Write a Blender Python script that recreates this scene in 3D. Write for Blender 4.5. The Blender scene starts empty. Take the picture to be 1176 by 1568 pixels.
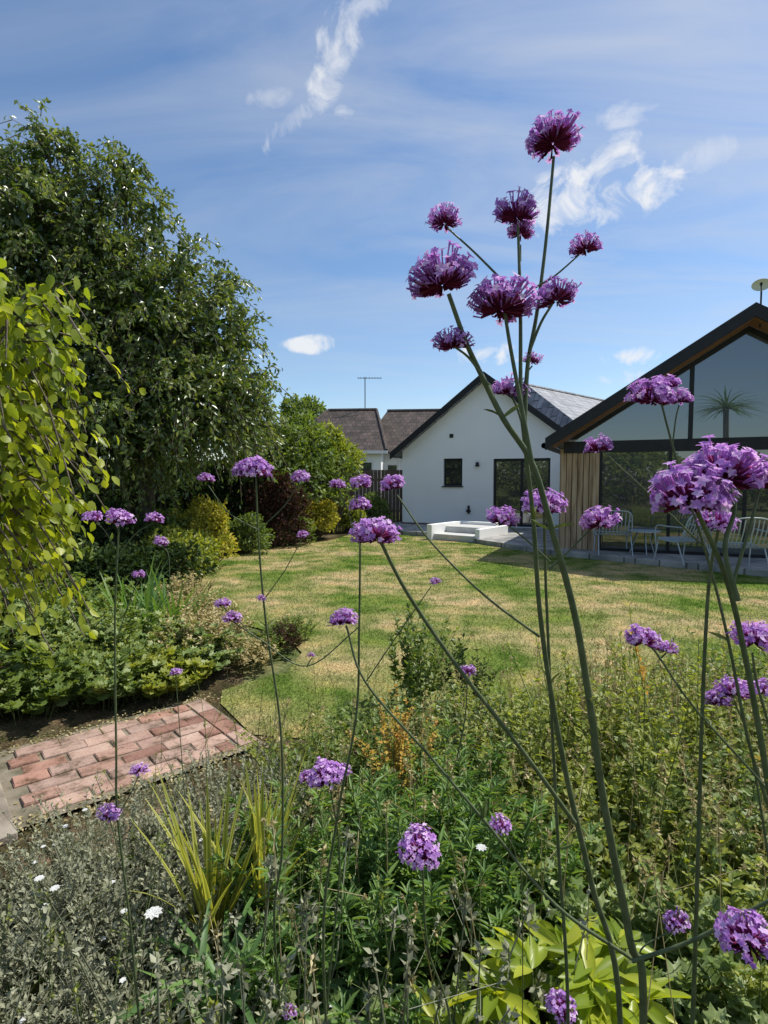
import bpy, math, numpy as np
from mathutils import Vector
rng=np.random.default_rng(11)
CAMH=1.55; PIT=math.atan(49/850)
# image pixel coordinates unprojected through the camera, with forward distance d (metres) -> world position
def _dir(px,py):
    a=(px-588)/850; b=(784-py)/850
    return a, math.cos(PIT)+b*math.sin(PIT), -math.sin(PIT)+b*math.cos(PIT)
def S(px,py,d):
    a,y,z=_dir(px,py); t=d/y
    return np.array([a*t,d,CAMH+z*t])
def G(px,py,z0=0.0):
    a,y,z=_dir(px,py); t=(z0-CAMH)/z
    return np.array([a*t,y*t,z0])
def unit(a): return a/(np.linalg.norm(a,axis=-1,keepdims=True)+1e-9)
def rvec(n): return unit(rng.normal(size=(n,3)))
UP=np.array([0,0,1.0])
# ---------------------------------------------------------------- mesh tools
def inst(P,A,N,L,W,T,mi=0,v=None):
    tv,faces=T; n=len(P); k=len(tv)
    L=np.broadcast_to(L,(n,)).astype(float); W=np.broadcast_to(W,(n,)).astype(float)
    A=unit(A); Sd=unit(np.cross(A,N)); N2=np.cross(Sd,A)
    V=P[:,None,:]+tv[None,:,0:1]*L[:,None,None]*A[:,None]+tv[None,:,1:2]*W[:,None,None]*Sd[:,None]+tv[None,:,2:3]*L[:,None,None]*N2[:,None]
    fl=np.concatenate([np.array(f) for f in faces]); sz=np.array([len(f) for f in faces])
    loops=(np.arange(n)[:,None]*k+fl[None]).ravel()
    if v is None: v=rng.random(n)
    return (V.reshape(-1,3),loops,np.tile(sz,n),np.full(n*len(faces),mi),np.repeat(v,k))
DIA=(np.array([[0,0,0],[.45,-.5,.1],[.45,.5,.1],[1,0,-.06],[.45,0,0]]),[[0,4,3,1],[0,2,3,4]])
OV=(np.array([[0,0,0],[.5,0,-.03],[1,0,-.14],[.2,-.36,.06],[.55,-.48,.05],[.82,-.25,-.03],[.2,.36,.06],[.55,.48,.05],[.82,.25,-.03]]),[[0,1,4,3],[1,2,5,4],[0,6,7,1],[1,7,8,2]])
def lobed(k=5,depth=.5,spread=140):
    pts=[[0,0,0]]; m=2*k-1
    for i in range(m):
        a=math.radians(-spread+2*spread*i/(m-1))
        r=(1 if i%2==0 else 1-depth)*(1-.25*abs(a)/math.pi)
        pts.append([math.cos(a)*r*.6+.25,math.sin(a)*r*.6,.08*(1 if i%2==0 else -1)])
    pts[0]=[.25,0,0]
    return (np.array(pts),[[0,i,i+1] for i in range(1,m)])
LOB5=lobed(5,.42); LOB7=lobed(7,.3,150)
TRI=(np.array([[0,-.5,0],[0,.5,0],[1,0,0]]),[[0,1,2]])
def blades(P,D,L,W,droop,seg=5,mi=0,v=None,tip=.05,edge=None):
    n=len(P); L=np.broadcast_to(L,(n,)); W=np.broadcast_to(W,(n,)); droop=np.broadcast_to(droop,(n,))
    D=unit(D); H=D*np.array([1,1,0]); H=unit(H+1e-6*rvec(n)); Sd=unit(np.cross(H,UP)+.3*rvec(n))
    t=np.linspace(0,1,seg+1)
    C=P[:,None]+D[:,None]*(L[:,None]*t)[:,:,None]+H[:,None]*(droop[:,None]*L[:,None]*.5*t**2)[:,:,None]-UP*(droop[:,None]*L[:,None]*t**2.3*.8)[:,:,None]
    w=W[:,None]*(np.minimum(1,.55+t*1.5)*(1-t**2.5)+tip*t)
    V=np.stack([C-Sd[:,None]*w[:,:,None]/2+UP*(w*.15)[:,:,None],C,C+Sd[:,None]*w[:,:,None]/2+UP*(w*.15)[:,:,None]],axis=2).reshape(n,-1,3)
    f=[]
    for i in range(seg):
        for c in range(2): f.append([3*i+c,3*i+c+1,3*i+4+c,3*i+3+c])
    f=np.array(f).ravel(); k=3*(seg+1)
    loops=(np.arange(n)[:,None]*k+f[None]).ravel()
    if v is None: v=rng.random(n)
    vv=np.repeat(v,k).reshape(n,seg+1,3)
    if edge is not None: vv[:,:,1]=edge
    return (V.reshape(-1,3),loops,np.full(n*seg*2,4),np.full(n*seg*2,mi),vv.ravel())
def sticks(P0,P1,r0,r1,mi=0,sides=3,v=None):
    n=len(P0); r0=np.broadcast_to(r0,(n,)); r1=np.broadcast_to(r1,(n,))
    d=unit(P1-P0); ref=np.where(np.abs(d[:,2:3])>.9,np.array([[1,0,0.]]),UP[None]); a=unit(np.cross(d,ref)); b=np.cross(d,a)
    V=[]
    for (P,r) in ((P0,r0),(P1,r1)):
        for i in range(sides):
            t=2*math.pi*i/sides; V.append(P+(a*math.cos(t)+b*math.sin(t))*r[:,None])
    V=np.stack(V,1); f=[]
    for i in range(sides): f+= [i,(i+1)%sides,sides+(i+1)%sides,sides+i]
    loops=(np.arange(n)[:,None]*2*sides+np.array(f)[None]).ravel()
    if v is None: v=rng.random(n)
    return (V.reshape(-1,3),loops,np.full(n*sides,4),np.full(n*sides,mi),np.repeat(v,2*sides))
def tube(path,rad,mi=0,sides=6,v=.5):
    path=np.array(path,float); n=len(path); rad=np.broadcast_to(rad,(n,))
    t=np.gradient(path,axis=0); t=unit(t)
    ref=np.array([.3,.2,.1]) if abs(t[0][2])>.8 else UP
    a=unit(np.cross(t,ref+1e-4)); b=np.cross(t,a)
    ang=np.linspace(0,2*math.pi,sides,endpoint=False)
    V=path[:,None]+(a[:,None]*np.cos(ang)[None,:,None]+b[:,None]*np.sin(ang)[None,:,None])*rad[:,None,None]
    f=[]
    for i in range(n-1):
        for j in range(sides): f+=[i*sides+j,i*sides+(j+1)%sides,(i+1)*sides+(j+1)%sides,(i+1)*sides+j]
    return (V.reshape(-1,3),np.array(f),np.full((n-1)*sides,4),np.full((n-1)*sides,mi),np.full(n*sides,v))
def smoothp(pts,k=6):
    pts=np.array(pts,float); P=np.vstack([2*pts[0]-pts[1],pts,2*pts[-1]-pts[-2]]); out=[]
    for i in range(1,len(P)-2):
        for t in np.linspace(0,1,k,endpoint=False):
            p0,p1,p2,p3=P[i-1:i+3]
            out.append(.5*((2*p1)+(-p0+p2)*t+(2*p0-5*p1+4*p2-p3)*t*t+(-p0+3*p1-3*p2+p3)*t**3))
    out.append(pts[-1]); return np.array(out)
def poly(V,faces,mi=0):
    sz=np.array([len(f) for f in faces]); return (np.array(V,float),np.concatenate([np.array(f) for f in faces]),sz,np.full(len(faces),mi),np.full(len(V),.5))
def box(x0,x1,y0,y1,z0,z1,mi=0,v=.5):
    V=[(x0,y0,z0),(x1,y0,z0),(x1,y1,z0),(x0,y1,z0),(x0,y0,z1),(x1,y0,z1),(x1,y1,z1),(x0,y1,z1)]
    p=poly(V,[[0,3,2,1],[4,5,6,7],[0,1,5,4],[1,2,6,5],[2,3,7,6],[3,0,4,7]],mi)
    return p[:4]+(np.full(8,v),)
def extr(prof,y0,y1,mi=0):
    n=len(prof); V=[(x,y0,z) for x,z in prof]+[(x,y1,z) for x,z in prof]
    return poly(V,[list(range(n)),list(range(2*n-1,n-1,-1))]+[[i,n+i,n+(i+1)%n,(i+1)%n] for i in range(n)],mi)
FLAT={'brick_path','patio','stone_paving','garden_fence','ground','lawn','garden_bed_soil'}
def build(name,parts,mats,parent=None,smooth=None,loc=None,bev=0):
    off=0;V=[];Lp=[];Sz=[];M=[];A=[]
    for p in parts:
        V.append(p[0]);Lp.append(p[1]+off);Sz.append(p[2]);M.append(p[3]);A.append(p[4]);off+=len(p[0])
    V=np.concatenate(V);Lp=np.concatenate(Lp);Sz=np.concatenate(Sz);M=np.concatenate(M);A=np.concatenate(A)
    me=bpy.data.meshes.new(name)
    me.vertices.add(len(V));me.vertices.foreach_set('co',V.astype(np.float32).ravel())
    me.loops.add(len(Lp));me.loops.foreach_set('vertex_index',Lp.astype(np.int32))
    me.polygons.add(len(Sz));st=np.concatenate([[0],np.cumsum(Sz)[:-1]])
    me.polygons.foreach_set('loop_start',st.astype(np.int32));me.polygons.foreach_set('loop_total',Sz.astype(np.int32))
    me.polygons.foreach_set('material_index',M.astype(np.int32))
    if smooth is None: smooth=not (parent is not None or name in FLAT)
    me.polygons.foreach_set('use_smooth',np.full(len(Sz),bool(smooth)))
    at=me.attributes.new('v','FLOAT','POINT');at.data.foreach_set('value',A.astype(np.float32))
    for m in mats: me.materials.append(m)
    me.update(calc_edges=True); me.validate()
    ob=bpy.data.objects.new(name,me);bpy.context.scene.collection.objects.link(ob)
    if parent: ob.parent=parent
    if loc is not None: ob.location=loc
    if bev:
        b=ob.modifiers.new('b','BEVEL');b.width=bev;b.segments=2;b.limit_method='ANGLE'
    return ob
def empty(name,loc,rz=0):
    e=bpy.data.objects.new(name,None);bpy.context.scene.collection.objects.link(e);e.location=loc;e.rotation_euler=(0,0,rz);return e
# ---------------------------------------------------------------- materials
def newmat(name):
    m=bpy.data.materials.new(name);m.use_nodes=True;nt=m.node_tree;nt.nodes.clear()
    o=nt.nodes.new('ShaderNodeOutputMaterial');return m,nt,o
def N(nt,t,**k):
    n=nt.nodes.new(t)
    for a,b in k.items():
        if a in n.inputs: n.inputs[a].default_value=b
        else: setattr(n,a,b)
    return n
def ramp(nt,cols,pos=None):
    r=nt.nodes.new('ShaderNodeValToRGB');e=r.color_ramp.elements
    pos=pos or np.linspace(0,1,len(cols))
    while len(e)<len(cols): e.new(.5)
    for i,c in enumerate(cols): e[i].position=pos[i];e[i].color=(*c,1)
    return r
def leafmat(name,cols,tr=.38,rough=.45,tc=(1.5,1.45,.5),spec=.4,gain=1.7):
    cols=[tuple(min(.9,x*gain) for x in c) for c in cols]
    m,nt,o=newmat(name);at=N(nt,'ShaderNodeAttribute',attribute_name='v');r=ramp(nt,cols);L=nt.links.new
    L(at.outputs['Fac'],r.inputs[0])
    if rough<.5:
        p=N(nt,'ShaderNodeBsdfPrincipled',Roughness=rough);p.inputs['Specular IOR Level'].default_value=spec
        L(r.outputs[0],p.inputs['Base Color'])
    else:
        p=N(nt,'ShaderNodeBsdfDiffuse');L(r.outputs[0],p.inputs[0])
    mul=N(nt,'ShaderNodeMix',data_type='RGBA',blend_type='MULTIPLY');mul.inputs[0].default_value=1;L(r.outputs[0],mul.inputs[6]);mul.inputs[7].default_value=(*tc,1)
    t=N(nt,'ShaderNodeBsdfTranslucent');L(mul.outputs[2],t.inputs[0])
    mx=N(nt,'ShaderNodeMixShader');mx.inputs[0].default_value=tr;L(p.outputs[0],mx.inputs[1]);L(t.outputs[0],mx.inputs[2]);L(mx.outputs[0],o.inputs[0]);return m
def noisemat(name,cols,scale=5,rough=.8,bump=.2,detail=6,bscale=None,spec=.3,coord='Object',met=0,dist=.01,stretch=None):
    m,nt,o=newmat(name);L=nt.links.new;tc=N(nt,'ShaderNodeTexCoord');src=tc.outputs[coord]
    if stretch:
        mp=N(nt,'ShaderNodeMapping');mp.inputs['Scale'].default_value=stretch;L(src,mp.inputs[0]);src=mp.outputs[0]
    n=N(nt,'ShaderNodeTexNoise',Scale=scale,Detail=detail);L(src,n.inputs['Vector']);r=ramp(nt,cols,list(np.linspace(.3,.7,len(cols))));L(n.outputs[0],r.inputs[0])
    p=N(nt,'ShaderNodeBsdfPrincipled',Roughness=rough,Metallic=met);p.inputs['Specular IOR Level'].default_value=spec;L(r.outputs[0],p.inputs['Base Color'])
    if bump:
        n2=N(nt,'ShaderNodeTexNoise',Scale=bscale or scale*4,Detail=6);L(src,n2.inputs['Vector']);b=N(nt,'ShaderNodeBump',Strength=bump,Distance=dist);L(n2.outputs[0],b.inputs['Height']);L(b.outputs[0],p.inputs['Normal'])
    L(p.outputs[0],o.inputs[0]);return m
def tilemat(name,c1,c2,mortar,bw,bh,axis='yx',rough=.6,bump=.6):
    m,nt,o=newmat(name);L=nt.links.new;tc=N(nt,'ShaderNodeTexCoord');sp=N(nt,'ShaderNodeSeparateXYZ');cb=N(nt,'ShaderNodeCombineXYZ');L(tc.outputs['Object'],sp.inputs[0])
    L(sp.outputs['XYZ'.index(axis[0].upper())],cb.inputs[0]);L(sp.outputs['XYZ'.index(axis[1].upper())],cb.inputs[1])
    b=N(nt,'ShaderNodeTexBrick');b.inputs['Scale'].default_value=1;b.inputs['Brick Width'].default_value=bw;b.inputs['Row Height'].default_value=bh;b.inputs['Mortar Size'].default_value=.012
    b.inputs['Color1'].default_value=(*c1,1);b.inputs['Color2'].default_value=(*c2,1);b.inputs['Mortar'].default_value=(*mortar,1);L(cb.outputs[0],b.inputs[0])
    n=N(nt,'ShaderNodeTexNoise',Scale=2.5,Detail=8);L(tc.outputs['Object'],n.inputs['Vector']);r=ramp(nt,[(.6,.6,.6),(1.3,1.25,1.2)],[.35,.65]);L(n.outputs[0],r.inputs[0])
    mu=N(nt,'ShaderNodeMix',data_type='RGBA',blend_type='MULTIPLY');mu.inputs[0].default_value=1;L(b.outputs[0],mu.inputs[6]);L(r.outputs[0],mu.inputs[7])
    p=N(nt,'ShaderNodeBsdfPrincipled',Roughness=rough);L(mu.outputs[2],p.inputs['Base Color'])
    bp=N(nt,'ShaderNodeBump',Strength=bump,Distance=.02);bp.invert=True;L(b.outputs['Fac'],bp.inputs['Height']);L(bp.outputs[0],p.inputs['Normal']);L(p.outputs[0],o.inputs[0]);return m
def groundmat(name,cs,s1,s2,s3,bump=.5):
    m,nt,o=newmat(name);L=nt.links.new;g=N(nt,'ShaderNodeNewGeometry')
    def nz(s,d=5):
        n=N(nt,'ShaderNodeTexNoise',Scale=s,Detail=d);L(g.outputs['Position'],n.inputs['Vector']);return n
    a=nz(s1,6);r=ramp(nt,[cs[0],cs[1],cs[2]],[.40,.50,.62]);L(a.outputs[0],r.inputs[0])
    b=nz(s2,6);r2=ramp(nt,[(.55,.68,.5),(1.0,1.0,1.0),(1.4,1.2,1.25)],[.36,.5,.66]);L(b.outputs[0],r2.inputs[0])
    c=nz(s3,3);r3=ramp(nt,[(.6,.6,.6),(1.35,1.35,1.3)],[.3,.7]);L(c.outputs[0],r3.inputs[0])
    x=r.outputs[0]
    for q in (r2,r3):
        mu=N(nt,'ShaderNodeMix',data_type='RGBA',blend_type='MULTIPLY');mu.inputs[0].default_value=1;L(x,mu.inputs[6]);L(q.outputs[0],mu.inputs[7]);x=mu.outputs[2]
    p=N(nt,'ShaderNodeBsdfDiffuse');L(x,p.inputs[0])
    bp=N(nt,'ShaderNodeBump',Strength=bump,Distance=.03);L(c.outputs[0],bp.inputs['Height']);L(bp.outputs[0],p.inputs['Normal']);L(p.outputs[0],o.inputs[0]);return m
M_lawn=groundmat('lawn_grass',[(.13,.19,.04),(.27,.265,.10),(.40,.33,.17)],.8,3.0,45)
M_soil=groundmat('soil',[(.05,.045,.024),(.10,.08,.045),(.18,.145,.09)],1.5,9,60,1)
M_field=groundmat('field',[(.09,.13,.04),(.15,.16,.07),(.2,.18,.09)],.3,3,30)
M_tree=leafmat('tree_leaf',[(.020,.038,.012),(.050,.078,.020),(.095,.125,.034),(.165,.185,.065)],.38,.32,spec=.7,gain=1.95)
M_lime=leafmat('lime_leaf',[(.09,.13,.018),(.17,.21,.022),(.28,.30,.035)],.5,.4,gain=1.6)
M_mid=leafmat('green_leaf',[(.032,.052,.013),(.075,.11,.024),(.13,.165,.04)],.4,.48,gain=1.95)
M_dark=leafmat('dark_leaf',[(.012,.022,.010),(.025,.042,.016),(.04,.06,.022)],.25,.6,gain=1.5)
M_maroon=leafmat('maroon_leaf',[(.02,.012,.012),(.04,.02,.018),(.05,.045,.02)],.2,.6,tc=(1.5,.9,.6))
M_yel=leafmat('yellow_leaf',[(.15,.19,.03),(.30,.28,.05),(.46,.38,.10)],.4,.6,gain=1.5)
M_ger=leafmat('geranium_leaf',[(.035,.06,.016),(.095,.135,.036),(.22,.25,.11)],.32,.45,gain=1.9)
M_silver=leafmat('catmint_leaf',[(.07,.075,.045),(.15,.155,.10),(.27,.27,.19)],.25,.75,tc=(1.1,1.1,.8),gain=1.75)
M_euph=leafmat('euphorbia_leaf',[(.03,.06,.02),(.065,.12,.03),(.13,.19,.05)],.35,.45,gain=2.0)
M_fat=leafmat('fatsia_leaf',[(.14,.20,.018),(.24,.30,.025),(.36,.38,.04)],.45,.35,gain=1.35)
M_small=leafmat('shrub_leaf',[(.05,.072,.014),(.125,.15,.026),(.23,.235,.055)],.42,.48,gain=2.0)
M_strip=leafmat('striped_blade',[(.05,.12,.025),(.34,.33,.07),(.60,.55,.18)],.35,gain=1.35)
M_iris=leafmat('iris_blade',[(.05,.10,.03),(.08,.15,.04),(.13,.2,.05)],.35)
M_straw=leafmat('dry_stem',[(.14,.13,.05),(.30,.25,.12),(.48,.41,.25)],.3,.7,tc=(1.1,1,.7),gain=1.5)
M_orange=leafmat('orange_leaf',[(.18,.22,.04),(.40,.30,.07),(.58,.33,.11)],.4,.6,tc=(1.2,1,.5),gain=1.4)
M_stem=leafmat('green_stem',[(.06,.08,.03),(.10,.13,.045),(.15,.17,.07)],.1,.5)
M_vstem=noisemat('verbena_stem',[(.07,.095,.04),(.13,.16,.075)],60,.5,.1)
M_calyx=leafmat('verbena_calyx',[(.08,.012,.04),(.2,.035,.10),(.38,.09,.24)],.3,.5,tc=(1.4,.9,1.2),gain=1.2)
M_petal=leafmat('verbena_petal',[(.42,.20,.56),(.64,.37,.74),(.86,.66,.90)],.42,.5,tc=(1.15,1,1.1),gain=1.1)
M_white=leafmat('white_petal',[(.7,.7,.66),(.85,.85,.82)],.3,.6,tc=(1,1,1),gain=1)
M_bark=noisemat('bark',[(.07,.055,.04),(.20,.165,.13)],6,.9,.8,stretch=(3,3,.6))
M_render=noisemat('white_render',[(.86,.86,.84),(.91,.91,.89)],1.2,.85,.15,bscale=90,dist=.003)
M_black=noisemat('black_trim',[(.012,.012,.014),(.02,.02,.022)],8,.45,.05)
M_slate=tilemat('slate',(.17,.18,.20),(.24,.25,.27),(.06,.06,.07),.3,.2)
M_brown=tilemat('clay_tiles',(.055,.042,.036),(.10,.075,.065),(.02,.016,.014),.25,.26,axis='xy',rough=.85)
M_wood=noisemat('timber_cladding',[(.20,.12,.07),(.42,.29,.18),(.5,.38,.26)],3,.7,.3,stretch=(6,6,.5))
M_soffit=noisemat('soffit_wood',[(.20,.09,.045),(.34,.17,.09)],5,.6,.2,stretch=(1,8,1))
M_fence=noisemat('fence_wood',[(.09,.06,.045),(.20,.14,.10)],5,.85,.4,stretch=(6,6,.6))
M_patio=tilemat('patio_paving',(.30,.30,.29),(.36,.355,.34),(.12,.12,.11),.9,.6,axis='xy',rough=.7,bump=.3)
M_stone=noisemat('stone_paving',[(.16,.13,.10),(.32,.27,.21),(.42,.37,.30)],5,.9,.8,bscale=30)
def brickmat():
    m,nt,o=newmat('path_brick');L=nt.links.new;at=N(nt,'ShaderNodeAttribute',attribute_name='v');r=ramp(nt,[(.24,.13,.10),(.40,.22,.165),(.38,.26,.21),(.50,.33,.26)]);L(at.outputs['Fac'],r.inputs[0])
    tc=N(nt,'ShaderNodeTexCoord');n=N(nt,'ShaderNodeTexNoise',Scale=9,Detail=8,Roughness=.7);L(tc.outputs['Object'],n.inputs['Vector']);r2=ramp(nt,[(.36,.38,.32),(.95,.95,.95),(1.2,1.3,1.3)],[.36,.5,.72]);L(n.outputs[0],r2.inputs[0])
    mu=N(nt,'ShaderNodeMix',data_type='RGBA',blend_type='MULTIPLY');mu.inputs[0].default_value=1;L(r.outputs[0],mu.inputs[6]);L(r2.outputs[0],mu.inputs[7])
    p=N(nt,'ShaderNodeBsdfPrincipled',Roughness=.9);p.inputs['Specular IOR Level'].default_value=.1;L(mu.outputs[2],p.inputs['Base Color']);b=N(nt,'ShaderNodeBump',Strength=.6,Distance=.008);n3=N(nt,'ShaderNodeTexNoise',Scale=70,Detail=6);L(tc.outputs['Object'],n3.inputs['Vector']);L(n3.outputs[0],b.inputs['Height']);L(b.outputs[0],p.inputs['Normal']);L(p.outputs[0],o.inputs[0]);return m
M_brick=brickmat()
M_mortar=noisemat('path_joint',[(.08,.075,.04),(.20,.17,.12),(.28,.24,.18)],9,.95,.6,bscale=40)
M_metal=noisemat('chair_paint',[(.36,.42,.45),(.45,.50,.53)],5,.4,0)
M_dish=noisemat('dish_plastic',[(.62,.6,.42),(.7,.68,.5)],4,.5,0)
M_white2=noisemat('white_paint',[(.75,.75,.74),(.82,.82,.8)],3,.5,0)
M_step=noisemat('pale_stone',[(.50,.49,.46),(.62,.61,.58)],3,.8,.2,bscale=40)
def glassmat():
    m,nt,o=newmat('window_glass');L=nt.links.new
    g=N(nt,'ShaderNodeBsdfGlossy',Roughness=.015);g.inputs[0].default_value=(.8,.87,.9,1);d=N(nt,'ShaderNodeBsdfPrincipled',Roughness=.3);d.inputs['Base Color'].default_value=(.02,.025,.028,1)
    lw=N(nt,'ShaderNodeFresnel',IOR=2.5);mx=N(nt,'ShaderNodeMixShader');L(lw.outputs[0],mx.inputs[0]);L(d.outputs[0],mx.inputs[1]);L(g.outputs[0],mx.inputs[2]);L(mx.outputs[0],o.inputs[0]);return m
M_glass=glassmat()
# ---------------------------------------------------------------- ground
R=600
build('ground',[poly([(-R,-R,-.012),(R,-R,-.012),(R,R,-.012),(-R,R,-.012)],[[0,1,2,3]])],[M_field])
bed=[(-9,-1),(6,-1),(6.5,4.2),(4.2,4.0),(-1,3.9),(-1.3,5),(-2.2,6),(-3,9),(-2.6,12.3),(-1.0,14.5),(.2,17.5),(-2,19),(-14,18),(-14,3)]
build('garden_bed_soil',[poly([(x,y,-.004) for x,y in bed],[list(range(len(bed)))])],[M_soil])
lawn=[tuple(G(*p)[:2]) for p in [(338,1078),(385,1125),(500,1135),(700,1130),(900,1130),(1100,1110)]]+[(3.6,3.4),(7,5),(9,6.8),(6.15,8.75),(3.5,11.3),(2.3,13.4),(.9,14.9),(.3,16.5)]+[tuple(G(*p)[:2]) for p in [(548,815),(500,829),(440,835),(385,842),(330,858),(292,878),(283,900),(305,930),(370,955),(440,975),(462,1000),(440,1030),(380,1045),(340,1058)]]
build('lawn',[poly([(x,y,.004) for x,y in lawn],[list(range(len(lawn)))])],[M_lawn])
def inpoly(P,pg):
    pg=np.array(pg);c=np.zeros(len(P),bool);j=len(pg)-1
    for i in range(len(pg)):
        xi,yi=pg[i];xj,yj=pg[j]
        k=((yi>P[:,1])!=(yj>P[:,1]))&(P[:,0]<(xj-xi)*(P[:,1]-yi)/(yj-yi+1e-12)+xi);c^=k;j=i
    return c
n=330000
yy=3+14*rng.random(n)**1.7; xx=rng.uniform(-1,1,n)*(.75*yy+.3)
P=np.stack([xx,yy,np.full(n,.004)],1);P=P[inpoly(P,lawn)]
k=len(P);D=unit(np.stack([rng.normal(0,.6,k),rng.normal(0,.6,k),np.ones(k)],1))
sc=np.clip(P[:,1]/6,.7,2)
build('lawn_grass',[inst(P,D,rvec(k),rng.uniform(.012,.036,k),.004*sc,TRI)],[M_lawn])
# ---------------------------------------------------------------- paths
a=G(62,1255);b=G(365,1150)
e=unit((b-a)[None])[0];f=np.array([-e[1],e[0],0]);parts=[];W=.80;Ln=np.linalg.norm(b-a)-.06
o=a
def brick(s0,s1,t0,t1):
    h=.028+rng.normal(0,.003);sk=rng.normal(0,.004,6)
    c=[o+e*(s0+sk[0])+f*(t0+sk[1]),o+e*(s1+sk[2])+f*(t0+sk[3]),o+e*(s1+sk[2])+f*(t1+sk[3]),o+e*(s0+sk[0])+f*(t1+sk[1])]
    ctr=sum(c)/4;cut=lambda p,m: p+unit((ctr-p)[None])[0]*m
    tl=rng.normal(0,.002,4)
    V=[(p[0],p[1],0) for p in c]+[(p[0],p[1],h-.004) for p in c]+[(*cut(p,.006)[:2],h+tl[i2]) for i2,p in enumerate(c)]
    p=poly(V,[[0,1,5,4],[1,2,6,5],[2,3,7,6],[3,0,4,7],[4,5,9,8],[5,6,10,9],[6,7,11,10],[7,4,8,11],[8,9,10,11]])
    parts.append(p[:4]+(np.full(12,rng.random()),))
for j in range(7):
    t0=j*.114;t1=t0+.103
    for i in range(-1,int(Ln/.222)+2):
        s0=i*.222+(j%2)*.111;s1=s0+.211
        s0=max(s0,-.05);s1=min(s1,Ln+.06)
        if s1-s0<.05: continue
        brick(s0,s1,t0,t1)
for j in range(4): brick(Ln+.075,Ln+.18,j*.2,j*.2+.19)
mort=[o-e*.10-f*.05,o+e*(Ln+.2)-f*.05,o+e*(Ln+.2)+f*(W+.05),o-e*.10+f*(W+.05)]
build('brick_path',parts+[poly([(p[0],p[1],.019) for p in mort],[[0,1,2,3]],1)],[M_brick,M_mortar])
sl=[];
for (x0,x1,y0,y1) in [(-.52,-.10,-.1,.42),(-.52,-.10,.44,.95),(-1.1,-.54,-.3,.3),(-1.1,-.54,.32,.95),(-1.7,-1.12,-.3,.3),(-1.7,-1.12,.32,.95)]:
    pts=[o+e*x0+f*y0,o+e*x1+f*y0,o+e*x1+f*y1,o+e*x0+f*y1]
    V=[(p[0],p[1],0) for p in pts]+[(p[0],p[1],.03+rng.normal(0,.003)) for p in pts]
    sl.append(poly(V,[[4,5,6,7],[0,1,5,4],[1,2,6,5],[2,3,7,6],[3,0,4,7]]))
build('stone_paving',sl,[M_stone],bev=.006)
n=1500;s=rng.uniform(-.7,Ln+.3,n);t=np.where(rng.random(n)<.5,rng.normal(-.04,.07,n),rng.normal(W+.01,.06,n));P=o+e*s[:,None]+f*t[:,None]+UP*.025
build('path_litter',[inst(P,rvec(n)*[1,1,.3],UP+rvec(n)*.5,rng.uniform(.008,.03,n),.012,DIA)],[M_straw])
# ---------------------------------------------------------------- patio
pt=[(2.3,13.4),(3.5,11.3),(6.15,8.75),(9.5,6.6),(14,15),(8,19),(0,19),(.5,15.6),(1.6,15.2)]
m_=len(pt);V=[(x,y,-.01) for x,y in pt]+[(x,y,.11) for x,y in pt]
build('patio',[poly(V,[list(range(m_,2*m_))]+[[i,(i+1)%m_,m_+(i+1)%m_,m_+i] for i in range(m_)])],[M_patio],bev=.01)
e1=empty('garden_steps',(1.25,14.4,0),math.radians(-38))
build('low_wall',[box(-.1,.05,-.1,1.6,0,.40),box(.05,1.1,1.45,1.6,0,.40)],[M_render],e1,bev=.01)
build('steps',[box(.053,1.25,.0,.6,0,.16),box(.053,1.25,.603,1.447,0,.32)],[M_step],e1,bev=.01)
build('side_wall',[box(1.253,1.38,.0,1.6,0,.34)],[M_render],e1,bev=.01)
# ---------------------------------------------------------------- white bungalow
ROT=math.radians(-24)
hb=empty('white_bungalow',(3.12,17.2,0),ROT)
w=[]
for (x0,x1,z0,z1) in [(-2.75,-1.34,0,2.5),(-1.34,-.72,0,1.36),(-1.34,-.72,2.23,2.5),(-.72,.26,0,2.5),(.26,1.95,2.2,2.5),(.26,1.95,0,.13),(1.95,2.75,0,2.5)]: w.append(box(x0,x1,0,.25,z0,z1))
w.append(extr([(-2.75,2.5),(2.75,2.5),(0,4.62)],0,.25))
w.append(box(-2.75,-2.5,.25,8,0,2.5));w.append(box(2.5,2.75,.25,8,0,2.5));w.append(box(-2.5,2.5,7.8,8,0,2.5))
build('walls',w,[M_render],hb)
def slopes(hx,zr,ze,y0,y1,th,mi=0,dx=0):
    return [extr([(dx,zr),(dx-hx,ze),(dx-hx,ze+th),(dx,zr+th)],y0,y1,mi),extr([(dx,zr),(dx,zr+th),(dx+hx,ze+th),(dx+hx,ze)],y0,y1,mi)]
build('roof',slopes(3.05,4.63,2.28,-.25,8.2,.11),[M_slate],hb)
build('verge_boards',slopes(3.08,4.60,2.22,-.30,-.253,.22),[M_black],hb)
build('window_frame',[box(-1.34,-.72,.08,.14,1.36,1.43),box(-1.34,-.72,.08,.14,2.16,2.23),box(-1.34,-1.28,.08,.14,1.43,2.16),box(-.78,-.72,.08,.14,1.43,2.16),box(-1.28,-.78,.09,.13,1.88,1.93),box(-1.38,-.68,-.05,.08,1.32,1.357)],[M_black],hb)
build('window_pane',[box(-1.28,-.78,.11,.12,1.43,2.16)],[M_glass],hb)
build('door_frame',[box(.26,1.95,.08,.15,2.12,2.2),box(.26,.33,.08,.15,.13,2.12),box(1.88,1.95,.08,.15,.13,2.12),box(1.07,1.15,.08,.15,.13,2.12),box(.33,1.88,.085,.145,.13,.2)],[M_black],hb)
build('door_glass',[box(.33,1.88,.11,.12,.2,2.12)],[M_glass],hb)
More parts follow.
